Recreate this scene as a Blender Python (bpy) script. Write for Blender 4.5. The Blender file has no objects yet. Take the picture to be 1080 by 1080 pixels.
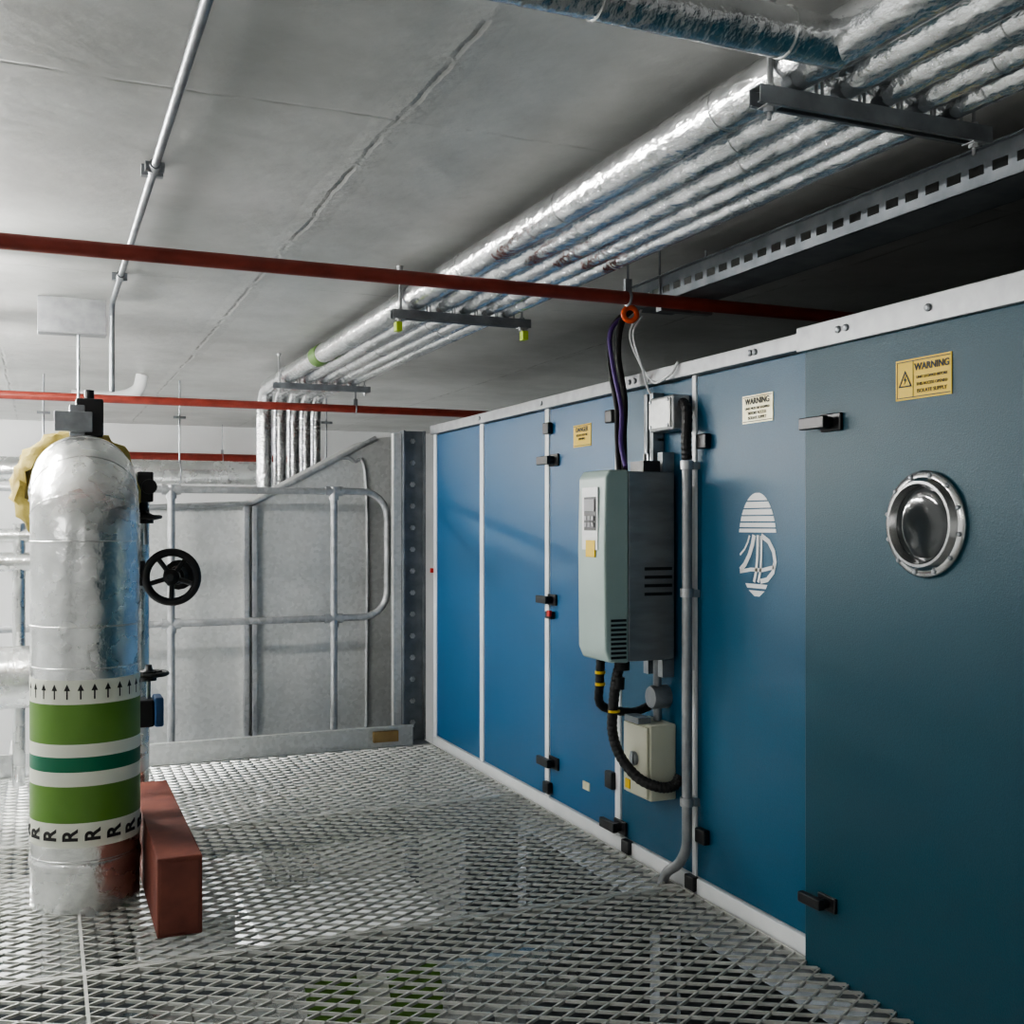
import bpy, math, random
from mathutils import Vector, Matrix
random.seed(4)
D=bpy.data; C=bpy.context
COL=C.scene.collection
# ------------------------------------------------------------------ helpers
def mat(name,col,metal=0.0,rough=0.5,col2=None,nscale=5.0,ndetail=6,bump=0.0,bscale=40.0,emit=None,es=0,stretch=(1,1,1),spec=0.5,voronoi=False,lo=0.35,hi=0.65,rvar=0.0,bdist=.01):
    m=D.materials.new(name); m.use_nodes=True
    nt=m.node_tree; b=nt.nodes['Principled BSDF']
    b.inputs['Base Color'].default_value=(*col,1)
    b.inputs['Metallic'].default_value=metal
    b.inputs['Roughness'].default_value=rough
    b.inputs['Specular IOR Level'].default_value=spec
    if emit:
        b.inputs['Emission Color'].default_value=(*emit,1); b.inputs['Emission Strength'].default_value=es
    tc=nt.nodes.new('ShaderNodeTexCoord'); mp=nt.nodes.new('ShaderNodeMapping')
    mp.inputs['Scale'].default_value=stretch
    nt.links.new(tc.outputs['Object'],mp.inputs['Vector'])
    if col2 is not None:
        if voronoi:
            n=nt.nodes.new('ShaderNodeTexVoronoi'); n.inputs['Scale'].default_value=nscale; out=n.outputs['Color']
        else:
            n=nt.nodes.new('ShaderNodeTexNoise'); n.inputs['Scale'].default_value=nscale; n.inputs['Detail'].default_value=ndetail; out=n.outputs['Fac']
        nt.links.new(mp.outputs['Vector'],n.inputs['Vector'])
        r=nt.nodes.new('ShaderNodeValToRGB'); r.color_ramp.elements[0].position=lo; r.color_ramp.elements[1].position=hi
        r.color_ramp.elements[0].color=(*col,1); r.color_ramp.elements[1].color=(*col2,1)
        nt.links.new(out,r.inputs['Fac']); nt.links.new(r.outputs['Color'],b.inputs['Base Color'])
        if rvar:
            mr=nt.nodes.new('ShaderNodeMapRange'); mr.inputs['To Min'].default_value=rough-rvar; mr.inputs['To Max'].default_value=rough+rvar
            nt.links.new(out,mr.inputs['Value']); nt.links.new(mr.outputs['Result'],b.inputs['Roughness'])
    if bump>0:
        n2=nt.nodes.new('ShaderNodeTexNoise'); n2.inputs['Scale'].default_value=bscale; n2.inputs['Detail'].default_value=4
        nt.links.new(mp.outputs['Vector'],n2.inputs['Vector'])
        bp=nt.nodes.new('ShaderNodeBump'); bp.inputs['Strength'].default_value=bump; bp.inputs['Distance'].default_value=bdist
        nt.links.new(n2.outputs['Fac'],bp.inputs['Height']); nt.links.new(bp.outputs['Normal'],b.inputs['Normal'])
    return m

def grp(name,loc=(0,0,0)):
    e=D.objects.new(name,None); e.empty_display_size=0.1; COL.objects.link(e); return e
def mk(name,verts,faces,m,parent=None,smooth=False,bevel=0,segs=2):
    me=D.meshes.new(name); me.from_pydata([tuple(v) for v in verts],[],faces); me.update()
    o=D.objects.new(name,me); COL.objects.link(o)
    if m: me.materials.append(m)
    if parent: o.parent=parent
    if smooth:
        for p in me.polygons: p.use_smooth=True
    if bevel:
        md=o.modifiers.new('bevel','BEVEL'); md.width=bevel; md.segments=segs; md.limit_method='ANGLE'
        for p in me.polygons: p.use_smooth=True
        wn=o.modifiers.new('wn','WEIGHTED_NORMAL')
    return o
class MB:
    """mesh buffer: merges many primitives in one mesh"""
    def __init__(s): s.v=[]; s.f=[]
    def add(s,v,f):
        k=len(s.v); s.v+= [tuple(a) for a in v]; s.f+=[tuple(i+k for i in q) for q in f]
    def box(s,x0,x1,y0,y1,z0,z1):
        s.add([(x0,y0,z0),(x1,y0,z0),(x1,y1,z0),(x0,y1,z0),(x0,y0,z1),(x1,y0,z1),(x1,y1,z1),(x0,y1,z1)],
              [(0,3,2,1),(4,5,6,7),(0,1,5,4),(1,2,6,5),(2,3,7,6),(3,0,4,7)])
        return s
    def lathe(s,origin,axis,prof,n=32,caps=True):
        a=Vector(axis).normalized(); t=Vector((0,0,1)) if abs(a.z)<.9 else Vector((1,0,0))
        u=a.cross(t).normalized(); w=a.cross(u).normalized(); o=Vector(origin)
        v=[];f=[]
        for (d,r) in prof:
            for i in range(n):
                th=2*math.pi*i/n; v.append(o+a*d+(u*math.cos(th)+w*math.sin(th))*r)
        for j in range(len(prof)-1):
            for i in range(n):
                f.append((j*n+i,j*n+(i+1)%n,(j+1)*n+(i+1)%n,(j+1)*n+i))
        if caps:
            f.append(tuple(range(n-1,-1,-1))); f.append(tuple((len(prof)-1)*n+i for i in range(n)))
        s.add(v,f); return s
    def cyl(s,p0,p1,r,n=20):
        p0=Vector(p0);p1=Vector(p1); d=(p1-p0); return s.lathe(p0,d,[(0,r),(d.length,r)],n)
    def torus(s,c,axis,R,r,n=36,k=10):
        a=Vector(axis).normalized(); t=Vector((0,0,1)) if abs(a.z)<.9 else Vector((1,0,0))
        u=a.cross(t).normalized(); w=a.cross(u).normalized(); c=Vector(c); v=[];f=[]
        for i in range(n):
            th=2*math.pi*i/n; d=u*math.cos(th)+w*math.sin(th)
            for j in range(k):
                ph=2*math.pi*j/k; v.append(c+d*(R+r*math.cos(ph))+a*(r*math.sin(ph)))
        for i in range(n):
            for j in range(k):
                f.append((i*k+j,((i+1)%n)*k+j,((i+1)%n)*k+(j+1)%k,i*k+(j+1)%k))
        s.add(v,f); return s
    def sweep(s,pts,r,n=16,sub=8,ridge=0):
        P=[Vector(p) for p in pts]
        if len(P)>2 and sub>1:
            Q=[P[0]+(P[0]-P[1])]+P+[P[-1]+(P[-1]-P[-2])]; out=[]
            for i in range(1,len(Q)-2):
                for k in range(sub):
                    t=k/sub; a,b,c,d=Q[i-1],Q[i],Q[i+1],Q[i+2]
                    out.append(0.5*((2*b)+(c-a)*t+(2*a-5*b+4*c-d)*t*t+(-a+3*b-3*c+d)*t**3))
            out.append(P[-1]); P=out
        v=[];f=[]; prev=None
        for i,p in enumerate(P):
            tg=(P[min(i+1,len(P)-1)]-P[max(i-1,0)]).normalized()
            if prev is None:
                t=Vector((0,0,1)) if abs(tg.z)<.9 else Vector((1,0,0)); u=tg.cross(t).normalized()
            else:
                u=(prev-tg*prev.dot(tg)).normalized()
            prev=u; w=tg.cross(u)
            rr=r*(1+(ridge if i%2 else 0))
            for j in range(n):
                th=2*math.pi*j/n; v.append(p+(u*math.cos(th)+w*math.sin(th))*rr)
        for i in range(len(P)-1):
            for j in range(n):
                f.append((i*n+j,i*n+(j+1)%n,(i+1)*n+(j+1)%n,(i+1)*n+j))
        f.append(tuple(range(n-1,-1,-1))); f.append(tuple((len(P)-1)*n+j for j in range(n)))
        s.add(v,f); return s
    def make(s,name,m,parent=None,smooth=False,bevel=0,segs=2):
        o=mk(name,s.v,s.f,m,parent,False,bevel,segs)
        if smooth:
            for p in o.data.polygons: p.use_smooth=len(p.vertices)<=4
            if not bevel:
                try:
                    o.data.set_sharp_from_angle(angle=math.radians(50))
                except Exception: pass
        return o
def box(name,x0,x1,y0,y1,z0,z1,m,parent=None,bevel=0):
    return MB().box(x0,x1,y0,y1,z0,z1).make(name,m,parent,bevel=bevel)
def arc(c,u,w,R,a0,a1,n=8):
    c=Vector(c);u=Vector(u);w=Vector(w)
    return [c+u*R*math.cos(math.radians(a0+(a1-a0)*i/n))+w*R*math.sin(math.radians(a0+(a1-a0)*i/n)) for i in range(n+1)]
def text(name,s,pos,size,m,parent,right=(0,-1,0),up=(0,0,1),align='CENTER',ext=0.0006,bold=0):
    cu=D.curves.new(name,'FONT'); cu.body=s; cu.size=size; cu.align_x=align; cu.align_y='CENTER'; cu.extrude=ext; cu.offset=bold
    o=D.objects.new(name+'_tmp',cu); COL.objects.link(o); C.view_layer.update()
    me=D.meshes.new_from_object(o.evaluated_get(C.evaluated_depsgraph_get())); D.objects.remove(o)
    r=Vector(right).normalized();u=Vector(up).normalized();n=r.cross(u)
    M=Matrix(((r.x,u.x,n.x,pos[0]),(r.y,u.y,n.y,pos[1]),(r.z,u.z,n.z,pos[2]),(0,0,0,1)))
    me.transform(M); me.materials.clear(); me.materials.append(m)
    ob=D.objects.new(name,me); COL.objects.link(ob); ob.parent=parent
    return ob
def flatpoly(mb,pts,x):
    n=len(pts); v=[(x,p[0],p[1]) for p in pts]+[(x-.0012,p[0],p[1]) for p in pts]
    f=[tuple(range(n)),tuple(range(2*n-1,n-1,-1))]+[(i,(i+1)%n,n+(i+1)%n,n+i) for i in range(n)]
    mb.add(v,f)

# ------------------------------------------------------------------ materials
M_foil=mat('aluminium_foil_wrap',(.66,.67,.66),1.0,.27,(.82,.83,.82),9,bump=.45,bscale=24,rvar=.08)
M_foil2=mat('aluminium_foil_wrap_crinkled',(.66,.67,.68),1.0,.20,(.88,.89,.9),14,bump=.9,bscale=32,rvar=.07,stretch=(1,.6,1),bdist=.009)
M_galv=mat('galvanised_steel',(.42,.43,.44),.75,.42,(.56,.57,.58),30,voronoi=True,lo=.1,hi=.9,rvar=.08)
M_rail=mat('galvanised_top_rail',(.28,.29,.30),.5,.45,(.40,.41,.42),16,lo=.3,hi=.7,rvar=.1)
M_galvsheet=mat('galvanised_sheet',(.52,.53,.52),.4,.48,(.63,.64,.63),42,voronoi=True,lo=.1,hi=.9,bump=.05,bscale=3)
M_grate=mat('galvanised_grating',(.46,.47,.44),.35,.45,(.62,.62,.59),12)
M_strut=mat('strut_steel',(.24,.255,.27),.6,.4,(.34,.36,.38),14)
M_dgalv=mat('dull_steel',(.17,.19,.21),.6,.5,(.25,.27,.29),10)
M_blue_lit=mat('blue_panel_far_lit',(.014,.10,.22),.0,.38,(.018,.115,.25),220,bump=.12,bscale=260,spec=.45)  # panel blue brightened in the colour, as if lit by the left lamps
M_blue_half=mat('blue_panel_half_lit',(.009,.078,.145),.0,.40,(.012,.09,.165),220,bump=.12,bscale=260,spec=.38)  # same panel paint, partly darkened in the colour for weaker light
M_blue_shade=mat('blue_panel_near_shaded',(.004,.050,.076),.0,.42,(.006,.060,.09),220,bump=.14,bscale=240,spec=.3)  # same panel paint, shade of the near end put into the colour
M_white=mat('white_plastic',(.80,.81,.81),0,.4)
M_alu=mat('white_aluminium_trim',(.86,.87,.88),.0,.4,(.8,.82,.83),8)
M_black=mat('black_plastic',(.012,.012,.014),0,.4)
M_rubber=mat('black_rubber',(.015,.015,.016),0,.55)
M_drive=mat('drive_grey_green',(.36,.46,.43),0,.4,(.38,.48,.45),6)
M_drivemetal=mat('drive_chassis',(.25,.255,.26),.6,.42,(.32,.33,.34),5,stretch=(1,1,4))
M_yellow=mat('yellow_label',(.80,.54,.01),0,.5)
M_pale=mat('faded_yellow_label',(.66,.60,.34),.2,.4,(.78,.76,.58),12)
M_ink=mat('black_ink',(.02,.02,.02),0,.6)
M_red=mat('red_oxide_paint',(.19,.028,.018),0,.42,(.26,.042,.028),10)
M_redb=mat('red_beam_paint',(.13,.034,.024),0,.6,(.20,.06,.04),9)
M_redbright=mat('bright_red_paint',(.6,.03,.02),0,.45)
M_cream=mat('cream_plastic',(.62,.62,.50),0,.45)
M_grn=mat('olive_green_band',(.10,.22,.03),0,.4,(.12,.25,.04),5)
M_grn2=mat('emerald_band',(.0,.14,.065),0,.4)
M_bandw=mat('white_band',(.74,.76,.66),0,.4)
M_tape=mat('yellow_insulation',(.22,.16,.02),0,.7,(.52,.42,.12),9,bump=1.0,bscale=30)
M_chrome=mat('polished_steel',(.58,.58,.58),1.0,.2)
M_glass=mat('dark_porthole_glass',(.025,.03,.032),0,.08,spec=.6)
M_orange=mat('orange_plastic',(.8,.12,.03),0,.4)
M_lime=mat('lime_cap',(.55,.75,.05),0,.4)
M_bluepl=mat('blue_valve',(.02,.07,.19),0,.4)
M_brown=mat('brown_label',(.28,.18,.07),0,.6,(.35,.24,.1),12)
M_conc=mat('painted_floor',(.34,.35,.35),0,.35,(.46,.47,.46),2.5,bump=.1,bscale=20)
M_wall=mat('painted_wall',(.70,.71,.71),0,.7,(.76,.77,.77),1.5,bump=.1,bscale=15)
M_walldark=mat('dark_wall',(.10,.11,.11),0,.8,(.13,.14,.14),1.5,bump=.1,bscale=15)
M_tube=mat('lit_tube',(1,1,1),0,.4,emit=(1,.985,.95),es=430)
M_fill=mat('fill_tube',(1,1,1),0,.4,emit=(1,.99,.96),es=68)  # tube of the added fill lamps near the camera
M_fill_low=mat('fill_tube_lower',(1,1,1),0,.4,emit=(.98,.99,1),es=300)  # tube of the added fill lamps below the walkway
M_lamp=mat('lamp_housing',(.8,.8,.8),0,.5)
M_cable=mat('grey_cable',(.32,.32,.34),0,.5)
M_violet=mat('violet_cable',(.10,.05,.22),0,.5)

def ceiling_mat():
    m=D.materials.new('ceiling_painted_boards'); m.use_nodes=True; nt=m.node_tree; b=nt.nodes['Principled BSDF']
    L=nt.links.new; N=nt.nodes.new
    tc=N('ShaderNodeTexCoord'); no=N('ShaderNodeTexNoise'); no.inputs['Scale'].default_value=1.3; no.inputs['Detail'].default_value=8; no.inputs['Roughness'].default_value=.6
    L(tc.outputs['Object'],no.inputs['Vector'])
    mx=N('ShaderNodeVectorMath'); mx.operation='MULTIPLY_ADD'; L(no.outputs['Color'],mx.inputs[0]); mx.inputs[1].default_value=(.10,.10,0); L(tc.outputs['Object'],mx.inputs[2])
    sp=N('ShaderNodeSeparateXYZ'); L(mx.outputs[0],sp.inputs[0])
    def seam(out,off,period,width):
        a=N('ShaderNodeMath'); a.operation='SUBTRACT'; L(out,a.inputs[0]); a.inputs[1].default_value=off
        p=N('ShaderNodeMath'); p.operation='PINGPONG'; L(a.outputs[0],p.inputs[0]); p.inputs[1].default_value=period/2
        r=N('ShaderNodeMapRange'); L(p.outputs[0],r.inputs['Value']); r.inputs['From Min'].default_value=0; r.inputs['From Max'].default_value=width
        r.inputs['To Min'].default_value=1; r.inputs['To Max'].default_value=0
        return r.outputs['Result']
    s1=seam(sp.outputs['X'],1.02,1.24,.014); s2=seam(sp.outputs['Y'],.75,2.45,.012)
    s2m=N('ShaderNodeMath'); s2m.operation='MULTIPLY'; L(s2,s2m.inputs[0]); s2m.inputs[1].default_value=.6
    mm=N('ShaderNodeMath'); mm.operation='MAXIMUM'; L(s1,mm.inputs[0]); L(s2m.outputs[0],mm.inputs[1])
    n3=N('ShaderNodeTexNoise'); n3.inputs['Scale'].default_value=6; n3.inputs['Detail'].default_value=5; L(tc.outputs['Object'],n3.inputs['Vector'])
    mr=N('ShaderNodeMapRange'); L(n3.outputs['Fac'],mr.inputs['Value']); mr.inputs['From Min'].default_value=.38; mr.inputs['From Max'].default_value=.58
    mk2=N('ShaderNodeMath'); mk2.operation='MULTIPLY'; L(mm.outputs[0],mk2.inputs[0]); L(mr.outputs['Result'],mk2.inputs[1])
    cr=N('ShaderNodeValToRGB'); cr.color_ramp.elements[0].color=(.42,.425,.41,1); cr.color_ramp.elements[1].color=(.60,.605,.59,1); cr.color_ramp.elements[0].position=.32; cr.color_ramp.elements[1].position=.62
    L(no.outputs['Fac'],cr.inputs['Fac'])
    mix=N('ShaderNodeMix'); mix.data_type='RGBA'; L(mk2.outputs[0],mix.inputs['Factor']); L(cr.outputs['Color'],mix.inputs['A']); mix.inputs['B'].default_value=(.32,.32,.31,1)
    L(mix.outputs['Result'],b.inputs['Base Color']); b.inputs['Roughness'].default_value=.40
    n4=N('ShaderNodeTexNoise'); n4.inputs['Scale'].default_value=14; n4.inputs['Detail'].default_value=4; L(tc.outputs['Object'],n4.inputs['Vector'])
    n4m=N('ShaderNodeMath'); n4m.operation='MULTIPLY'; L(n4.outputs['Fac'],n4m.inputs[0]); n4m.inputs[1].default_value=.6
    wide=seam(sp.outputs['X'],1.02,1.24,.07)
    n5=N('ShaderNodeTexNoise'); n5.inputs['Scale'].default_value=30; n5.inputs['Detail'].default_value=5; L(tc.outputs['Object'],n5.inputs['Vector'])
    wm=N('ShaderNodeMath'); wm.operation='MULTIPLY'; L(wide,wm.inputs[0]); L(n5.outputs['Fac'],wm.inputs[1])
    ad=N('ShaderNodeMath'); ad.operation='ADD'; L(n4m.outputs[0],ad.inputs[0]); L(wm.outputs[0],ad.inputs[1])
    sub=N('ShaderNodeMath'); sub.operation='SUBTRACT'; L(ad.outputs[0],sub.inputs[0]); L(mk2.outputs[0],sub.inputs[1])
    bp=N('ShaderNodeBump'); bp.inputs['Strength'].default_value=.6; bp.inputs['Distance'].default_value=.009; L(sub.outputs[0],bp.inputs['Height']); L(bp.outputs['Normal'],b.inputs['Normal'])
    return m
M_ceil=ceiling_mat()

# ------------------------------------------------------------------ room shell
X0,X1,Y0,Y1,ZF,ZC=-4.5,5.5,-3.0,14.0,-1.7,2.70
box('floor',X0,X1,Y0,Y1,ZF-.1,ZF,M_conc)
box('ceiling',X0,X1,Y0,Y1,ZC,ZC+.1,M_ceil)
box('wall_back',X0,X1,Y1,Y1+.1,ZF-.1,ZC+.1,M_wall)
box('wall_front',X0,X1,Y0-.1,Y0,ZF-.1,ZC+.1,M_wall)
box('wall_left',X0-.1,X0,Y0-.1,Y1+.1,ZF-.1,ZC+.1,M_wall)
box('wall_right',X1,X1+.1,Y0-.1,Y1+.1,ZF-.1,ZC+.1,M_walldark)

# ------------------------------------------------------------------ expanded-mesh grating walkway
g=grp('walkway_grating')
GX0,GX1=-2.2,2.43
seams=[0.2,2.07,3.93,5.6,7.12]
# diamond mesh: zig-zag strands, neighbouring strands meet at the knuckles
mb=MB(); hw=.0036; th=.010
for a,bb in zip(seams[:-1],seams[1:]):
    rows=int(round((bb-a-.02)/.036)); s=(bb-a-.02)/rows; amp=s/2
    nx=int((GX1-GX0-.02)/.060); dx=(GX1-GX0-.02)/nx
    for j in range(rows):
        yc=a+.01+s*(j+.5); v=[]; f=[]
        for i in range(nx+1):
            x=GX0+.01+i*dx; y=yc+(amp if (i+j)%2 else -amp)
            v+=[(x,y-hw,-th),(x,y+hw,-th),(x,y+hw,0),(x,y-hw,0)]
        for i in range(nx):
            k=4*i
            for q in range(4): f.append((k+q,k+(q+1)%4,k+4+(q+1)%4,k+4+q))
        mb.add(v,f)
mb.make('diamond_mesh',M_grate,g)
mb=MB()
for y in seams:
    mb.box(GX0,GX1,y-.012,y-.002,-.03,.001); mb.box(GX0,GX1,y+.002,y+.012,-.03,.001)
for x in (GX0,GX1-.01,.12):
    mb.box(x,x+.01,seams[0],seams[-1],-.03,.0005)
mb.make('panel_edge_bars',M_grate,g)
mb=MB()
for y in (2.07,3.93,5.6):
    mb.box(GX0,GX1,y-.03,y+.03,-.14,-.032)
mb.box(GX0,GX1,7.135,7.5,-.14,-.0)
for x in (GX0,GX1-.06): mb.box(x,x+.06,.2,7.12,-.14,-.032)
for x in (-2.15,-.3,2.35):
    for y in (.3,3.93,7.3): mb.box(x-.04,x+.04,y-.04,y+.04,ZF,-.14)
mb.make('support_frame',M_dgalv,g)
t=grp('toe_board')
MB().box(-2.2,2.3,7.12,7.13,.002,.14).box(-2.2,2.3,7.10,7.12,.125,.14).make('plate',M_galvsheet,t)
box('identification_label',2.02,2.19,7.09,7.12,.04,.11,M_brown,t)

# ------------------------------------------------------------------ air handling unit
A=grp('air_handling_unit'); AX=2.456
box('casing',AX+.02,4.4,.6,7.11,.02,2.12,M_dgalv,A)
box('base_frame',AX+.0,4.4,.6,7.11,-.18,.02,M_dgalv,A)
mb=MB()
for y in (.8,2.5,4.2,5.9,6.9): mb.box(2.6,4.3,y,y+.12,ZF,-.18)
mb.make('steel_legs',M_dgalv,A)
def panel(n,ya,yb,z0,z1,m,x=AX,th=.04): return box(n,x,x+th,ya,yb,z0,z1,m,A,bevel=.004)
panel('panel_1',6.27,7.07,.06,2.10,M_blue_lit)
panel('panel_2',5.32,6.20,.06,2.10,M_blue_lit)
panel('panel_3',4.54,5.26,.06,2.10,M_blue_lit)
panel('panel_4',3.875,4.48,.06,2.10,M_blue_half)
panel('panel_5',3.06,3.84,.06,2.10,M_blue_half)
panel('access_door',2.0,3.09,-.02,2.09,M_blue_shade,x=2.41,th=.05)
panel('access_door_2',.7,1.95,-.02,2.09,M_blue_shade,x=2.41,th=.05)
mb=MB()
for (a,b_) in ((7.075,7.13),(6.205,6.265),(5.265,5.315),(4.485,4.535),(3.843,3.872)):
    mb.box(AX-.006,AX+.04,a,b_,.0,2.12)
mb.box(AX-.012,AX+.03,3.0,7.13,-.01,.055)
mb.box(AX-.012,AX+.03,.6,3.0,-.05,-.03)
mb.make('corner_posts',M_alu,A,bevel=.004)
mb=MB(); mb.box(AX-.03,AX+.06,3.07,7.13,2.105,2.165)
mb.box(2.395,AX+.06,.6,3.12,2.09,2.175)
mb.make('top_rail',M_rail,A,bevel=.004)
mb=MB()
for y in (2.86,2.90,2.5,2.1,3.4,3.43,4.3,4.35,5.3,6.2):
    xx=2.395 if y<3.1 else AX-.03
    mb.lathe((xx,y,2.135),(-1,0,0),[(0,.012),(.006,.012),(.009,.006)],10)
mb.make('rail_bolts',M_strut,A)
def handle(n,y,z,x=AX,flip=1,s=1.0):
    mb=MB()
    mb.box(x-.012,x,y-.055*s,y+.055*s,z-.032*s,z+.032*s)
    mb.lathe((x-.01,y,z),(-1,0,0),[(0,.022*s),(.03,.02*s)],16)
    mb.box(x-.055,x-.03,y-.02*s if flip>0 else y-.12*s,y+.12*s if flip>0 else y+.02*s,z-.022*s,z+.022*s)
    mb.make(n,M_black,A,bevel=.004)
handle('handle_1',2.945,1.835,2.41,s=.92)
handle('handle_2',2.965,.235,2.41,s=.8)
handle('handle_3',5.2,1.83,AX,s=1.0)
handle('handle_4',5.2,.25,AX,s=1.0)
handle('handle_5',5.22,1.1,AX,s=.9)
handle('handle_6',4.48,.10,AX,s=1.0)
mb=MB()
for (y,z,h) in ((3.77,1.83,.03),(3.78,.24,.03),(3.86,.03,.03),(5.26,2.0,.03),(5.26,.11,.03),(4.56,.30,.04),(5.23,1.02,.02),(4.56,2.0,.03),(4.40,.03,.03)):
    mb.box(AX-.03,AX,y-.035,y+.035,z-h,z+h)
mb.make('hinges',M_black,A,bevel=.006)
mb=MB()
for (y,z) in ((7.1,1.18),(5.21,1.03)): mb.box(AX-.035,AX-.02,y-.015,y+.015,z-.015,z+.015)
mb.make('red_catches',M_redbright,A)
pc=(2.41,2.525,1.498)
P=grp('porthole_window'); P.parent=A
mb=MB(); mb.lathe(pc,(-1,0,0),[(0,.160),(.008,.160),(.014,.154),(.016,.140),(.026,.134),(.034,.128),(.034,.120),(.018,.114),(.010,.110)],56,False)
mb.make('ring',M_chrome,P,smooth=True)
mb=MB(); mb.lathe(pc,(-1,0,0),[(.0,.117),(.008,.114),(.014,.100),(.017,.078),(.019,.05),(.0195,.02),(.0195,.001)],48)
mb.make('glass',M_glass,P,smooth=True)
mb=MB()
for i in range(12):
    a=i*math.pi/6+.2; mb.lathe((pc[0]-.013,pc[1]+.147*math.cos(a),pc[2]+.147*math.sin(a)),(-1,0,0),[(0,.008),(.006,.007),(.008,.003)],10)
mb.make('bolts',M_strut,P)
def sign(n,yc,zc,w,h,x,m,lines,title=None,sym=True,ink=M_ink):
    s=grp(n); s.parent=A
    box('plate',x-.003,x,yc-w/2,yc+w/2,zc-h/2,zc+h/2,m,s)
    mb=MB(); e=.004; xx=x-.003
    for (a,b_,c,d) in ((yc-w/2+e,yc+w/2-e,zc+h/2-2*e,zc+h/2-1.3*e),(yc-w/2+e,yc+w/2-e,zc-h/2+1.3*e,zc-h/2+2*e)):
        mb.box(xx-.001,xx,a,b_,c,d)
    left=yc+w/2
    if sym:
        for (a,b_) in ((left-.006,left-.008),(left-.072,left-.074)): mb.box(xx-.001,xx,b_,a,zc-h/2+.008,zc+h/2-.008)
        q=lambda u,v:(left-.04-u,zc+v)
        flatpoly(mb,[q(-.028,-.022),q(-.023,-.022),q(.0,.020),q(0,.028)],xx)
        flatpoly(mb,[q(.028,-.022),q(.0,.028),q(.0,.020),q(.023,-.022)],xx)
        flatpoly(mb,[q(-.028,-.022),q(.028,-.022),q(.025,-.018),q(-.025,-.018)],xx)
        flatpoly(mb,[q(.004,.014),q(-.007,-.002),q(0,-.002),q(-.004,-.014),q(.007,.002),q(0,.002)],xx)
    mb.make('border_and_symbol',ink,s)
    tx=yc-(.036 if sym else 0); av=w-(.08 if sym else .01)
    if title: text('title',title,(xx-.001,tx,zc+h*.27),min(h*.30,av/len(title)*1.38),ink,s,bold=.0008)
    for i,l in enumerate(lines): text('line_%d'%i,l,(xx-.001,tx,zc+h*.02-i*h*.17),min(h*.15,av/len(l)*1.55),ink,s)
sign('warning_sign',2.535,1.935,.225,.122,2.41,M_yellow,['UNIT STOPPED BEFORE','THIS ACCESS OPENED','ISOLATE SUPPLY'],'WARNING')
sign('rating_plate',3.425,1.93,.19,.105,AX,M_pale,['UNIT MUST BE STOPPED','BEFORE ACCESS','ISOLATE SUPPLY'],'WARNING',sym=False)
sign('danger_sign',4.88,1.935,.19,.11,AX,M_yellow,['ISOLATE BEFORE','OPENING'],'DANGER',sym=False)
box('sticker',AX-.004,AX,4.80,4.87,.19,.23,M_pale,A)
# sail-boat emblem
mb=MB(); cy,cz=3.428,1.42; ex=AX-.0006; a_,b2=.119,.195
def ell(z): return a_*math.sqrt(max(0,1-(z/b2)**2))
for (z0,z1) in ((.166,.194),(.138,.161),(.112,.133),(.088,.107),(.066,.082),(.046,.060)):
    n=8; L_=[];R_=[]
    for i in range(n+1):
        z=z0+(z1-z0)*i/n; L_.append((cy+ell(z),cz+z)); R_.append((cy-ell(z),cz+z))
    flatpoly(mb,L_+R_[::-1],ex)
def S(u,v): return (cy-u,cz+v)
def strip(pts,w):
    L=[];Rr=[]
    for i,p in enumerate(pts):
        a=pts[max(i-1,0)]; b=pts[min(i+1,len(pts)-1)]; dx,dy=b[0]-a[0],b[1]-a[1]; l=math.hypot(dx,dy); nx,ny=-dy/l*w,dx/l*w
        L.append((p[0]+nx,p[1]+ny)); Rr.append((p[0]-nx,p[1]-ny))
    flatpoly(mb,L+Rr[::-1],ex)
strip([S(-.020,.036),S(-.030,.0),S(-.050,-.04),S(-.078,-.075),S(-.108,-.098)],.010)
strip([S(.004,.036),S(.002,-.04),S(-.006,-.10),S(-.020,-.140)],.007)
strip([S(.026,.034),S(.026,-.04),S(.020,-.10),S(.006,-.140)],.006)
strip([S(-.110,-.104),S(-.04,-.094),S(.03,-.094),S(.104,-.080)],.007)
strip([S(.026,.034),S(.070,.014),S(.100,-.022),S(.110,-.060),S(.096,-.100),S(.062,-.128),S(.020,-.136)],.009)
strip([S(-.048,.034),S(-.060,.008),S(-.080,-.018),S(-.110,-.040)],.004)
for (z0,z1) in ((-.163,-.147),(-.193,-.172)):
    flatpoly(mb,[(cy+ell(z1)*.95,cz+z1),(cy+ell(z0)*.95,cz+z0),(cy-ell(z0)*.8,cz+z0),(cy-ell(z1)*.8,cz+z1)],ex)
mb.make('emblem',M_white,A)

# bolted flange at the end of the unit
F=grp('bolted_duct_flange')
MB().box(2.27,2.44,7.30,7.33,.0,2.14).box(2.27,2.285,7.24,7.30,0,2.14).box(2.425,2.44,7.26,7.30,0,2.14).make('angle',M_dgalv,F,bevel=.003)
MB().box(2.215,2.268,7.28,7.34,0,2.12).make('edge_angle',M_galvsheet,F)
mb=MB()
for i in range(14): mb.lathe((2.355,7.30,.12+i*.15),(0,-1,0),[(0,.020),(.008,.020),(.010,.014),(.018,.013)],6)
mb.make('bolts',M_galv,F)

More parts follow.
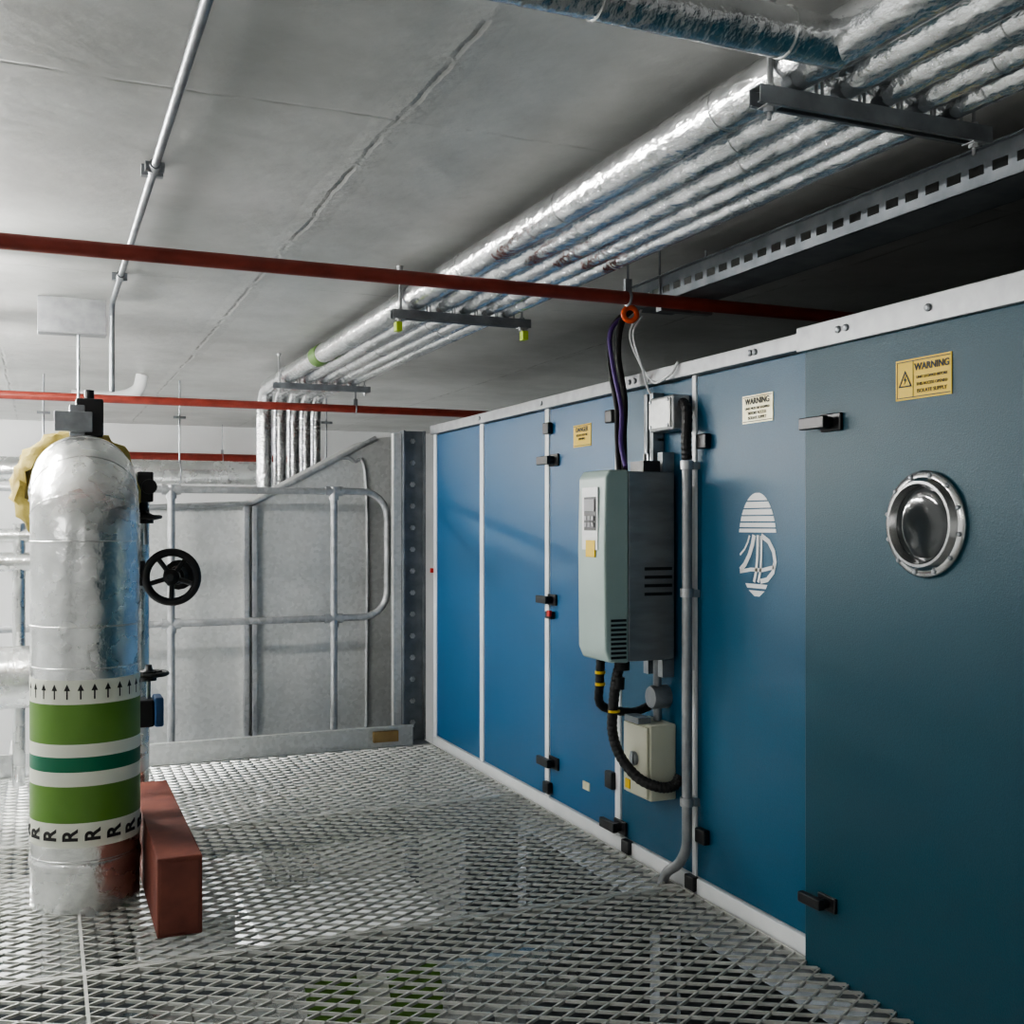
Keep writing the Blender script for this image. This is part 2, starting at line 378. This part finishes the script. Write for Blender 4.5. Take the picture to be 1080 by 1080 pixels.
# galvanised duct behind the guard rail
G=grp('galvanised_air_duct')
pts=[(.45,-.1),(2.42,-.1),(2.42,2.14),(2.22,2.12),(1.34,1.64),(.45,1.60)]
v=[(x,7.75,z) for x,z in pts]+[(x,8.36,z) for x,z in pts]; n=len(pts)
mk('sheet_body',v,[tuple(range(n)),tuple(range(2*n-1,n-1,-1))]+[(i,n+i,n+(i+1)%n,(i+1)%n) for i in range(n)],M_galvsheet,G)
mb=MB()
mb.box(1.27,1.305,7.69,7.75,-.1,1.62).box(1.325,1.36,7.69,7.75,-.1,1.62)
mb.box(.45,.48,7.72,7.75,-.1,1.6)
mb.make('stiffener_channels',M_galv,G,bevel=.003)
mb=MB(); mb.sweep([(1.34,7.74,1.64),(2.22,7.74,2.12)],.018,8,1); mb.sweep([(.45,7.74,1.60),(1.34,7.74,1.64)],.018,8,1)
mb.sweep([(2.15,7.74,-.1),(2.15,7.74,1.75),(2.05,7.74,1.95),(1.95,7.74,1.97)],.014,8,6)
mb.make('folded_edges',M_galv,G,smooth=True)

# guard rail
R=grp('guard_rail'); ry=7.42
mb=MB()
path=[(-2.2,ry,1.72),(.5,ry,1.72),(2.0,ry,1.72)]+arc((2.03,ry,1.54),(1,0,0),(0,0,1),.18,80,0,5)+[(2.21,ry,1.3),(2.21,ry,1.03)]+arc((2.03,ry,1.03),(1,0,0),(0,0,1),.18,-5,-85,5)+[(1.9,ry,.85),(-2.2,ry,.85)]
mb.sweep(path,.024,14,1)
for x in (-1.4,-.4,.76,1.83): mb.cyl((x,ry,0),(x,ry,1.72),.024,14)
mb.make('tubes',M_galv,R,smooth=True)
mb=MB()
for x in (-1.4,-.4,.76,1.83):
    for z in (.85,1.72):
        mb.lathe((x-.06,ry,z),(1,0,0),[(0,.034),(.12,.034)],14); mb.lathe((x,ry,z-.06),(0,0,1),[(0,.034),(.09,.034)],14)
    mb.lathe((x,ry,0),(0,0,1),[(0,.06),(.015,.06),(.02,.036),(.07,.034)],14)
mb.make('fittings',M_galv,R,smooth=True)

# ------------------------------------------------------------------ variable speed drive
V=grp('variable_speed_drive')
mb=MB(); mb.box(2.215,2.435,3.98,4.215,.93,1.715); mb.make('chassis',M_drivemetal,V,bevel=.006)
mb=MB(); mb.box(2.40,2.456,4.02,4.06,.85,1.80).box(2.40,2.456,4.14,4.18,.85,1.80); mb.make('mounting_rails',M_strut,V)
prof=[(2.214,.925),(2.214,1.72),(2.125,1.72),(2.106,1.69),(2.100,1.4),(2.104,.98),(2.125,.93)]
v=[(x,3.975,z) for x,z in prof]+[(x,4.22,z) for x,z in prof]; n=len(prof)
mk('cover',v,[tuple(range(n)),tuple(range(2*n-1,n-1,-1))]+[(i,n+i,n+(i+1)%n,(i+1)%n) for i in range(n)],M_drive,V,bevel=.010,segs=3)
MB().box(2.094,2.104,4.04,4.15,1.47,1.61).make('keypad_bezel',M_black,V,bevel=.003)
MB().box(2.09,2.096,4.05,4.14,1.55,1.60).make('keypad_screen',M_cable,V)
mb=MB()
for r_ in range(2):
    for c_ in range(3): mb.box(2.089,2.096,4.055+c_*.03,4.078+c_*.03,1.485+r_*.028,1.503+r_*.028)
mb.make('keypad_buttons',M_cable,V)
box('white_label',2.096,2.102,4.03,4.17,1.39,1.65,M_white,V)
box('yellow_label',2.093,2.099,4.05,4.13,1.36,1.43,M_yellow,V)
mb=MB()
for i in range(9): mb.box(2.13,2.20,3.971,3.98,.945+i*.019,.955+i*.019)
for i in range(4):
    mb.box(2.29,2.42,3.976,3.982,1.20+i*.035,1.213+i*.035)
mb.make('vent_slots',M_black,V)
mb=MB(); mb.box(2.29,2.37,3.99,4.10,1.715,1.76); mb.make('top_gland_block',M_black,V)

# junction box + trunking + conduit
J=grp('junction_box')
box('body',2.37,AX,3.89,4.08,1.885,2.03,M_galv,J,bevel=.01)
MB().box(2.362,2.37,3.90,4.07,1.895,2.02).make('lid',M_galvsheet,J,bevel=.006)
mb=MB()
for y in (3.915,4.055):
    for z in (1.905,2.01): mb.lathe((2.362,y,z),(-1,0,0),[(0,.008),(.004,.007)],10)
mb.make('screws',M_strut,J)
T=grp('cable_trunking'); mb=MB()
mb.box(2.40,AX,4.10,4.13,1.76,2.06).box(2.40,AX,4.15,4.18,1.76,2.06).box(2.42,AX,4.10,4.18,1.85,1.87); mb.make('channels',M_strut,T,bevel=.004)
K=grp('steel_conduit_drop'); mb=MB()
KY=3.845
mb.sweep([(2.41,KY,1.75),(2.41,KY,1.0),(2.41,KY,.26)],.021,16,2)
mb.sweep([(2.41,KY,.26),(2.41,KY+.005,.18),(2.41,KY+.06,.10),(2.40,KY+.14,.04),(2.40,KY+.18,-.02)],.021,14,6)
mb.make('tube',M_rail,K,smooth=True)
mb=MB()
for z in (.35,1.2,1.72): mb.lathe((2.41,KY,z),(0,0,1),[(0,.028),(.035,.028)],14); mb.box(2.43,AX,KY-.025,KY+.025,z,z+.03)
mb.make('saddles',M_galv,K,smooth=True)
MB().sweep([(2.41,KY,1.76),(2.40,KY-.01,1.84),(2.41,KY,1.96),(2.42,KY+.05,2.0)],.020,12,8,.12).make('flexible_tail',M_rubber,K)

# cables from cable tray to drive
W=grp('drive_supply_cables')
mb=MB()
mb.sweep([(2.44,4.33,2.47),(2.38,4.34,2.40),(2.35,4.32,2.25),(2.36,4.28,2.05),(2.34,4.25,1.9),(2.30,4.17,1.70)],.015,10,8)
mb.sweep([(2.44,4.36,2.47),(2.36,4.40,2.38),(2.34,4.38,2.22),(2.35,4.33,2.02),(2.32,4.27,1.88),(2.28,4.18,1.70)],.013,10,8)
mb.make('black_cables',M_rubber,W,smooth=True)
MB().sweep([(2.46,4.30,2.46),(2.40,4.30,2.34),(2.42,4.24,2.20),(2.43,4.16,2.12),(2.40,4.05,2.10),(2.41,3.96,2.13),(2.42,3.93,2.17)],.006,8,8).sweep([(2.45,4.28,2.42),(2.36,4.2,2.32),(2.38,4.16,2.18),(2.43,4.2,2.1),(2.43,4.16,2.05)],.005,8,8).make('grey_cables',M_alu,W,smooth=True)
MB().sweep([(2.44,4.38,2.46),(2.34,4.37,2.36),(2.33,4.33,2.2),(2.34,4.27,2.0),(2.31,4.22,1.85),(2.29,4.14,1.74)],.010,8,8).make('violet_cable',M_violet,W,smooth=True)
MB().torus((2.40,4.30,2.43),(.3,1,0),.03,.012,20,8).make('orange_tie',M_orange,W,smooth=True)

# isolator etc under drive
I=grp('isolator_switch_box')
box('body',2.33,AX,4.0,4.22,.335,.655,M_cream,I,bevel=.008)
box('lid',2.318,2.328,4.01,4.21,.345,.645,M_cream,I,bevel=.004)
MB().lathe((2.318,4.11,.50),(-1,0,0),[(0,.03),(.012,.028)],20).box(2.30,2.312,4.10,4.12,.47,.53).make('switch_knob',M_strut,I)
MB().box(2.3,2.36,4.05,4.17,.655,.68).make('gland_plate',M_strut,I)
box('yellow_tag',2.314,2.318,4.15,4.19,.36,.40,M_yellow,I)
O=grp('round_conduit_box')
MB().lathe((AX,4.08,.76),(-1,0,0),[(0,.05),(.07,.05),(.08,.045)],24).make('body',M_strut,O,smooth=True)
MB().cyl((2.41,4.08,.80),(2.41,4.08,.93),.018,12).cyl((2.41,4.08,.66),(2.41,4.08,.72),.018,12).make('tubes',M_strut,O,smooth=True)
Q=grp('flexible_motor_conduit')
MB().sweep([(2.25,4.10,.925),(2.23,4.11,.85),(2.22,4.12,.74),(2.22,4.13,.62),(2.24,4.10,.52),(2.28,4.02,.44),(2.34,3.95,.41),(2.40,3.93,.415),(2.43,3.93,.45)],.021,14,10,.10).make('hose',M_rubber,Q)
MB().lathe((2.235,4.105,.80),(0.05,-.02,1),[(0,.025),(.05,.025)],14).lathe((2.25,4.10,.88),(0,0,1),[(0,.032),(.05,.032)],12).make('gland',M_rubber,Q,smooth=True)
MB().sweep([(2.18,4.16,.925),(2.18,4.17,.82),(2.20,4.19,.72),(2.35,4.2,.68),(2.44,4.2,.70)],.018,12,8,.10).make('small_hose',M_rubber,Q)
MB().lathe((2.18,4.165,.86),(0,0,1),[(0,.022),(.012,.022)],12,True).lathe((2.18,4.165,.81),(0,0,1),[(0,.0215),(.012,.0215)],12,True).lathe((2.222,4.12,.70),(0,0,1),[(0,.026),(.01,.026)],12,True).make('yellow_tags',M_yellow,Q)

# ------------------------------------------------------------------ overhead insulated pipes
B=grp('overhead_insulated_pipes')
px=[1.60,1.735,1.855,1.965,2.065]; pr=[.060,.052,.048,.044,.040]
for i,(x,r) in enumerate(zip(px,pr)):
    z=2.497+r; mb=MB(); ye=8.75+i*.06
    mb.sweep([(x,-1.5,z),(x,ye-.2,z)]+[(x,ye-.2+.2*math.sin(math.radians(a)),z-.2+.2*math.cos(math.radians(a))) for a in (15,30,45,60,75,90)]+[(x,ye,z-.3),(x,ye,ZF)],r,24,1)
    mb.make('pipe_%d'%(i+1),M_foil2,B,smooth=True)
mb=MB()
for i,(x,r) in enumerate(zip(px,pr)):
    y=.5+i*.13
    while y<8.3:
        mb.torus((x,y,2.497+r),(0,1,0),r+.0005,.0018,24,6); y+=.93
mb.make('foil_tape_joints',M_foil,B,smooth=True)
mb=MB()
mb.lathe((px[0],6.75,2.497+pr[0]),(0,1,0),[(0,pr[0]-.002),(0,pr[0]+.004),(.16,pr[0]+.004),(.16,pr[0]-.002)],24,False)
mb.make('green_id_band',M_grn,B,smooth=True)
mb=MB(); zz=2.545
mb.cyl((-.6,1.93,zz),(1.60,1.93,zz),.052,28)
mb.make('branch_pipe',M_foil2,B,smooth=True)
mb=MB()
for x in (.4,1.0,1.45): mb.torus((x,1.93,zz),(1,0,0),.053,.0025,24,6)
mb.make('branch_tape_joints',M_foil,B,smooth=True)

def hanger(y,caps=False):
    h=grp('pipe_hanger'); zt=2.495; x0,x1=1.49,2.19
    mb=MB(); w=.041
    mb.box(x0,x1,y-.0015-w/2,y+.0015-w/2,zt-w,zt).box(x0,x1,y+w/2-.0015,y+w/2+.0015,zt-w,zt).box(x0,x1,y-w/2,y+w/2,zt-.003,zt)
    mb.box(x0,x1,y-w/2,y-w/2+.01,zt-w,zt-w+.003).box(x0,x1,y+w/2-.01,y+w/2,zt-w,zt-w+.003)
    mb.make('strut_channel',M_strut,h)
    mb=MB()
    for x in (x0+.04,x1-.04):
        mb.cyl((x,y,zt-w-.03),(x,y,ZC),.005,10); mb.lathe((x,y,zt),(0,0,1),[(0,.013),(.010,.013)],6); mb.lathe((x,y,zt-w-.012),(0,0,1),[(0,.013),(.010,.013)],6)
        mb.box(x-.02,x+.02,y-.02,y+.02,zt-w-.003,zt-w)
        mb.lathe((x,y,ZC-.02),(0,0,1),[(0,.012),(.02,.016)],10)
    mb.make('threaded_rods',M_galv,h)
    mb=MB()
    for x,r in zip(px,pr):
        z=2.497+r; R2=r+.003
        mb.sweep([(x-R2,y,zt-.001),(x-R2,y,z)]+[(x-R2*math.cos(math.radians(a)),y,z+R2*math.sin(math.radians(a))) for a in range(20,180,20)]+[(x+R2,y,z),(x+R2,y,zt-.001)],.004,8,1)
    mb.make('u_clips',M_galv,h,smooth=True)
    if caps:
        mb=MB()
        for x in (x0+.03,x1-.03): mb.box(x-.015,x+.015,y-.025,y+.02,zt-w-.06,zt-w-.015)
        mb.make('safety_caps',M_lime,h,bevel=.004)
hanger(2.09); hanger(4.93,True); hanger(7.80)

# red sprinkler pipes
def redpipe(y,z,r,x0,x1,clamps):
    p=grp('red_sprinkler_pipe')
    MB().cyl((x0,y,z),(x1,y,z),r,20).make('pipe',M_red,p,smooth=True)
    mb=MB()
    for x in clamps:
        mb.torus((x,y,z),(1,0,0),r+.003,.006,20,6); mb.box(x-.015,x+.015,y-.008,y+.008,z+r,z+r+.05); mb.cyl((x,y,z+r+.03),(x,y,ZC),.005,8)
    mb.make('hanger_clamps',M_strut,p)
redpipe(3.96,2.422,.027,-4.4,3.9,(-1.5,2.20))
redpipe(8.42,2.395,.030,-4.4,4.0,(-.5,2.25))
redpipe(13.7,2.28,.065,.0,3.2,(.5,2.0,2.9))

# cable tray
CT=grp('cable_tray'); mb=MB(); x=2.45; ya,yb=-1.0,4.36; dz=.02
mb.box(x,x+.002,ya,yb,2.435+dz,2.470+dz).box(x,x+.002,ya,yb,2.498+dz,2.545+dz)
y=ya
while y<yb: mb.box(x,x+.002,y,y+.03,2.47+dz,2.498+dz); y+=.085
mb.box(x-.018,x,ya,yb,2.541+dz,2.545+dz).box(x,x+.20,ya,yb,2.435+dz,2.438+dz).box(x+.198,x+.20,ya,yb,2.435+dz,2.545+dz)
mb.make('perforated_tray',M_dgalv,CT)
mb=MB()
for y in (.4,4.1): mb.box(2.44,2.70,y,y+.04,2.415,2.454); mb.cyl((2.68,y+.02,2.415),(2.68,y+.02,ZC),.005,8); mb.cyl((2.445,y+.02,2.415),(2.445,y+.02,ZC),.005,8)
mb.make('tray_supports',M_strut,CT)
mb=MB()
for i in range(4): mb.sweep([(2.50+i*.03,-1,2.472),(2.50+i*.03,2,2.475),(2.49+i*.03,4.36,2.472)],.012,8,4)
mb.make('tray_cables',M_rubber,CT,smooth=True)

# ceiling conduit
CC=grp('ceiling_conduit'); mb=MB(); x,z=.335,2.668
mb.sweep([(x,-1.5,z),(x,6.15,z)]+arc((x,6.15,z-.08),(0,0,1),(0,1,0),.08,0,90,6)[1:]+[(x,6.23,2.2)],.014,12,1)
mb.make('tube',M_strut,CC,smooth=True)
mb=MB()
for y in (.8,3.78,5.5): mb.lathe((x,y-.04,z),(0,1,0),[(0,.019),(.08,.019)],12); mb.box(x-.035,x+.035,y+.08,y+.11,z-.004,ZC)
mb.lathe((x-.03,3.78,z),(1,0,0),[(0,.018),(.06,.018)],12)
mb.make('couplers',M_strut,CC,smooth=True)

DP=grp('ceiling_support_bracket')
MB().box(-.03,.31,6.30,6.34,2.50,ZC).box(-.03,.31,6.24,6.30,2.50,2.51).make('plate',M_rail,DP,bevel=.003)
MB().cyl((.17,6.27,1.88),(.17,6.27,2.50),.008,8).make('drop_rod',M_strut,DP)

# ------------------------------------------------------------------ insulated riser with ID band
RS=grp('insulated_riser_pipe'); cx,cy2,rr=.156,4.735,.206
def ring(n,z0,z1,m,dr=.0015):
    MB().lathe((cx,cy2,z0),(0,0,1),[(0,rr),(0,rr+dr),(z1-z0,rr+dr),(z1-z0,rr)],64,False).make(n,m,RS,smooth=True)
mb=MB(); Rc=.235; z0=1.43
pth=[(cx,cy2,-.35)]+[(cx,cy2,.2),(cx,cy2,1.0),(cx,cy2,z0)]+[(cx,cy2+Rc-Rc*math.cos(math.radians(a)),z0+Rc*math.sin(math.radians(a))) for a in range(8,91,8)]+[(cx,cy2+Rc,z0+Rc),(cx,5.75,z0+Rc)]
low=[(.55,cy2,-.6),(cx+.25,cy2,-.6)]+[(cx+.25-.25*math.sin(math.radians(a)),cy2,-.35-.25*math.cos(math.radians(a))) for a in (15,30,45,60,75)]
mb.sweep(low+pth,rr,64,1)
mb.sweep([(cx,5.75,z0+Rc)]+[(cx,5.75+Rc*math.sin(math.radians(a)),z0+Rc*math.cos(math.radians(a))) for a in range(10,91,10)]+[(cx,5.75+Rc,ZF)],rr,48,1)
mb.make('foil_insulation',M_foil,RS,smooth=True)
mb=MB()
for z in (1.10,1.43,.94,.20): mb.torus((cx,cy2,z),(0,0,1),rr+.0005,.003,64,8)
for a in (25,50,75):
    c=(cx,cy2+Rc-Rc*math.cos(math.radians(a)),z0+Rc*math.sin(math.radians(a))); mb.torus(c,(0,math.sin(math.radians(a)),math.cos(math.radians(a))),rr,.002,48,6)
mb.make('tape_seams',M_foil,RS,smooth=True)
ring('arrow_band',.805,.898,M_bandw); ring('olive_band_1',.652,.805,M_grn); ring('white_band_1',.602,.652,M_bandw,.002)
ring('emerald_band',.545,.602,M_grn2); ring('white_band_2',.490,.545,M_bandw,.002); ring('olive_band_2',.350,.490,M_grn); ring('letter_band',.255,.350,M_bandw)
MB().lathe((cx,cy2,.155),(0,0,1),[(0,.204),(.0,.211),(.02,.213),(.035,.210),(.04,.204)],48,False).make('base_collar',M_foil,RS,smooth=True)
mb=MB(); 
for i in range(26):
    a=2*math.pi*i/26; q=rr+.0025
    def pt(da,z): return (cx+q*math.cos(a+da/q),cy2+q*math.sin(a+da/q),z)
    mb.add([pt(-.003,.825),pt(.003,.825),pt(.003,.862),pt(-.003,.862)],[(0,1,2,3)])
    mb.add([pt(-.012,.858),pt(.012,.858),pt(0,.884)],[(0,1,2)])
mb.make('flow_arrows',M_ink,RS)
k=0
for i in range(16):
    a=2*math.pi*i/16+.1; nrm=Vector((math.cos(a),math.sin(a),0)); tan=Vector((-math.sin(a),math.cos(a),0))
    if nrm.y>.55: continue
    text('letter_%d'%k,'R',(cx+nrm.x*(rr+.0025),cy2+nrm.y*(rr+.0025),.302),.078,M_ink,RS,right=(0,0,1),up=-tan,ext=.001,bold=.0022); k+=1
mb=MB(); prof=[(0,.20),(.01,.235),(.05,.258),(.12,.245),(.16,.262),(.22,.24),(.24,.20)]
mb.lathe((cx-.025,5.02,z0+Rc-.02),(0,1,0),prof,40,False)
mb.v=[(x+random.uniform(-.014,.014),y+random.uniform(-.012,.012),z+random.uniform(-.014,.014)) for x,y,z in mb.v]
mb.make('insulated_flange',M_tape,RS,smooth=True)
SB=grp('pipe_sensor_actuator'); mb=MB()
mb.box(.10,.16,4.98,5.10,1.87,2.0).box(.04,.19,4.96,4.98,1.885,1.97); mb.make('bracket',M_strut,SB,bevel=.004)
MB().box(.125,.235,4.99,5.10,1.87,2.03).make('housing',M_black,SB,bevel=.008)
MB().cyl((.18,5.05,2.03),(.18,5.05,2.07),.02,12).make('cap',M_black,SB)

# valves
def wheel(n,c,axis,Rw,parent,r=.012,sp=5):
    a=Vector(axis).normalized(); t=Vector((0,0,1)) if abs(a.z)<.9 else Vector((1,0,0))
    u=a.cross(t).normalized(); w=a.cross(u).normalized(); c=Vector(c)
    mb=MB(); mb.torus(c,a,Rw-r,r,40,10)
    for i in range(sp):
        th=2*math.pi*i/sp+.3; d=u*math.cos(th)+w*math.sin(th); mb.cyl(c-a*.012,c+d*(Rw-r),.011,8)
    mb.lathe(c-a*.03,a,[(0,.036),(.04,.036),(.05,.018),(.07,.014)],16)
    mb.make(n,M_black,parent,smooth=True)
VA=grp('gate_valve')
ax=Vector((-.25,-1,0)).normalized(); wc=Vector((.53,5.16,1.258))
wheel('handwheel',wc,ax,.130,VA,.018)
MB().cyl(wc-ax*.24,wc,.014,12).lathe(wc-ax*.27,ax,[(0,.07),(.05,.07),(.06,.045),(.16,.04)],16).make('bonnet_and_stem',M_black,VA,smooth=True)
MB().cyl((.25,5.2,1.262),(.40,5.40,1.262),.05,14).box(.36,.42,5.2,5.3,1.22,1.33).make('valve_body',M_black,VA)
VB=grp('instrument_branch_pipe')
MB().cyl((.42,5.52,0),(.42,5.52,1.62),.045,18).cyl((.25,5.52,1.5),(.42,5.52,1.5),.03,12).make('pipe',M_foil,VB,smooth=True)
MB().box(.40,.47,5.36,5.46,1.60,1.74).lathe((.43,5.41,1.56),(0,0,1),[(0,.02),(.05,.02)],12).lathe((.45,5.36,1.67),(0,-1,0),[(0,.035),(.03,.035)],16).make('valve_head',M_black,VB,bevel=.006)
wheel('small_handwheel',(.44,5.42,1.53),(0,0,1),.075,VB,.010,4)
MB().cyl((.44,5.42,1.40),(.44,5.42,1.60),.010,10).make('spindle',M_strut,VB)
VC=grp('globe_valve')
wheel('handwheel',(.43,5.15,.83),(0,0,1),.09,VC,.010,5)
MB().cyl((.43,5.15,.62),(.43,5.15,.84),.010,10).make('spindle',M_strut,VC)
MB().box(.37,.45,5.09,5.21,.60,.72).make('yoke',M_black,VC,bevel=.01)
MB().box(.45,.49,5.08,5.22,.60,.73).make('actuator_cover',M_bluepl,VC,bevel=.01)
MB().cyl((.15,5.15,.65),(.38,5.15,.65),.04,14).make('branch',M_black,VC,smooth=True)

# red steel support beam
RB=grp('steel_support_beam')
xa,xb,ya,yb,zt=.376,.535,4.15,5.42,.29
box('hollow_section',xa,xb,ya,yb,.001,zt,M_redb,RB,bevel=.006)
MB().box(xa+.012,xb-.012,ya-.004,ya,.015,zt-.015).make('end_plate',M_redb,RB,bevel=.002)

# left background pipework
LP=grp('horizontal_insulated_pipe')
MB().cyl((-3.5,6.6,.66),(.02,6.6,.66),.17,32).make('large_pipe',M_foil,LP,smooth=True)
mb=MB()
for x in (-2.5,-1.2,-.3,-.04): mb.torus((x,6.6,.66),(1,0,0),.171,.006,32,6)
mb.make('bands',M_galv,LP,smooth=True)
mb=MB()
for x in (-2.0,-.5): mb.box(x-.03,x+.03,6.55,6.65,.001,.49)
mb.make('pipe_stands',M_dgalv,LP)
LQ=grp('horizontal_small_pipe')
MB().cyl((-3.5,6.9,1.28),(.05,6.9,1.28),.055,20).cyl((-3.5,6.9,1.43),(.05,6.9,1.43),.04,20).cyl((-.13,6.9,.001),(-.13,6.9,1.5),.035,16).cyl((-2.1,6.9,0.001),(-2.1,6.9,1.5),.035,16).make('pipes',M_foil,LQ,smooth=True)
LR=grp('far_insulated_pipe')
mb=MB(); mb.cyl((-4.2,9.6,1.93),(2.6,9.6,1.93),.10,28); mb.make('pipe',M_foil,LR,smooth=True)
mb=MB()
for x in (-2.5,.0,1.05,2.3): mb.cyl((x,9.6,2.0),(x,9.6,ZC),.008,8); mb.torus((x,9.6,1.93),(1,0,0),.102,.006,28,6); mb.box(x-.05,x+.05,9.58,9.62,2.38,2.40)
mb.make('hangers',M_strut,LR)
LS=grp('ceiling_pipe_bend')
MB().sweep([(.2,9.3,2.50),(.45,9.3,2.50),(.6,9.3,2.52),(.70,9.3,2.58),(.73,9.3,2.69)],.05,16,6).make('pipe',M_white,LS,smooth=True)
# items in the lower level, visible through the grating
DU=grp('lower_level_reflector')  # white boxes added as reflectors, making bright patches under the mesh
MB().box(1.1,2.2,6.0,7.0,-1.3,-.8).make('sheet',M_white,DU,bevel=.01)
MB().box(.2,1.45,8.0,9.6,-1.3,-.8).make('far_sheet',M_white,DU,bevel=.01)
mb=MB()
for (xa_,ya_) in ((1.2,6.1),(2.1,6.1),(1.2,6.9),(2.1,6.9),(.3,8.2),(1.4,8.2),(.3,9.4),(1.4,9.4)): mb.box(xa_-.025,xa_+.025,ya_-.025,ya_+.025,ZF,-1.3)
mb.make('legs',M_galv,DU)
LPZ=grp('lower_level_insulated_pipe')
MB().cyl((.56,cy2,-.6),(2.3,cy2,-.6),.15,28).make('foil',M_foil,LPZ,smooth=True)
MB().cyl((1.02,cy2,-.6),(1.25,cy2,-.6),.153,28).cyl((1.38,cy2,-.6),(1.62,cy2,-.6),.153,28).make('green_bands',M_grn,LPZ,smooth=True)
MB().cyl((1.25,cy2,-.6),(1.38,cy2,-.6),.154,28).make('white_band',M_bandw,LPZ,smooth=True)
mb=MB()
for x in (.85,1.9): mb.box(x-.02,x+.02,cy2-.02,cy2+.02,ZF,-.74)
mb.make('stands',M_dgalv,LPZ)

# ------------------------------------------------------------------ lamps
def batten(c,along,length,m,under=False):
    f=grp('batten_and_fill_light'); x,y,z=c  # group serves ceiling battens and the added fill lamps alike
    dx,dy=(length/2,.0) if along=='x' else (0,length/2)
    w=.04
    if along=='x': box('housing',x-dx,x+dx,y-w,y+w,z+.04,z+.10,M_lamp,f)
    else: box('housing',x-w,x+w,y-dy,y+dy,z+.04,z+.10,M_lamp,f)
    MB().cyl((x-dx*.96,y-dy*.96,z),(x+dx*.96,y+dy*.96,z),.019,16).make('tube',m,f,smooth=True)
    mb=MB()
    for s in (-1,1):
        mb.box(x+s*dx*.98-.02,x+s*dx*.98+.02,y+s*dy*.98-.02,y+s*dy*.98+.02,z-.02,z+.05)
    mb.make('end_caps',M_lamp,f)
    if not under: 
        mb=MB()
        for s in (-.7,.7): mb.cyl((x+s*dx,y+s*dy,z+.10),(x+s*dx,y+s*dy,ZC),.006,8)
        mb.make('suspension',M_strut,f)
batten((-.95,5.2,2.44),'x',1.2,M_tube)
batten((-1.15,7.0,2.44),'x',1.3,M_tube)
batten((-1.6,9.2,2.44),'x',1.3,M_tube)
batten((-2.2,11.8,2.44),'x',1.5,M_tube)
batten((-.9,-.3,2.25),'y',1.5,M_fill)  # added fill lamp, unseen behind the camera
batten((-2.6,2.6,2.25),'y',1.5,M_fill)  # unseen fill lamp, added to light the unit's front
batten((-.2,9.0,-.35),'y',1.5,M_fill_low,True)  # lamp added below deck to brighten the far white box
batten((-.5,6.3,-.35),'y',1.3,M_fill_low,True)  # lamp added below deck to brighten what shows through the mesh

w=D.worlds.new('world'); C.scene.world=w; w.use_nodes=True
w.node_tree.nodes['Background'].inputs['Color'].default_value=(.5,.55,.6,1); w.node_tree.nodes['Background'].inputs['Strength'].default_value=.2
C.scene.view_settings.exposure=0.12
try: C.scene.view_settings.look='AgX - Medium High Contrast'
except Exception: pass

# ------------------------------------------------------------------ camera
cam=D.cameras.new('camera'); co=D.objects.new('camera',cam); COL.objects.link(co)
co.location=(0,0,1.5); cam.sensor_width=36; cam.lens=36*1161/1080
yaw=math.atan(494/1161); co.rotation_euler=(math.pi/2,0,-yaw); cam.shift_y=12/1080
cam.clip_start=.02
C.scene.camera=co
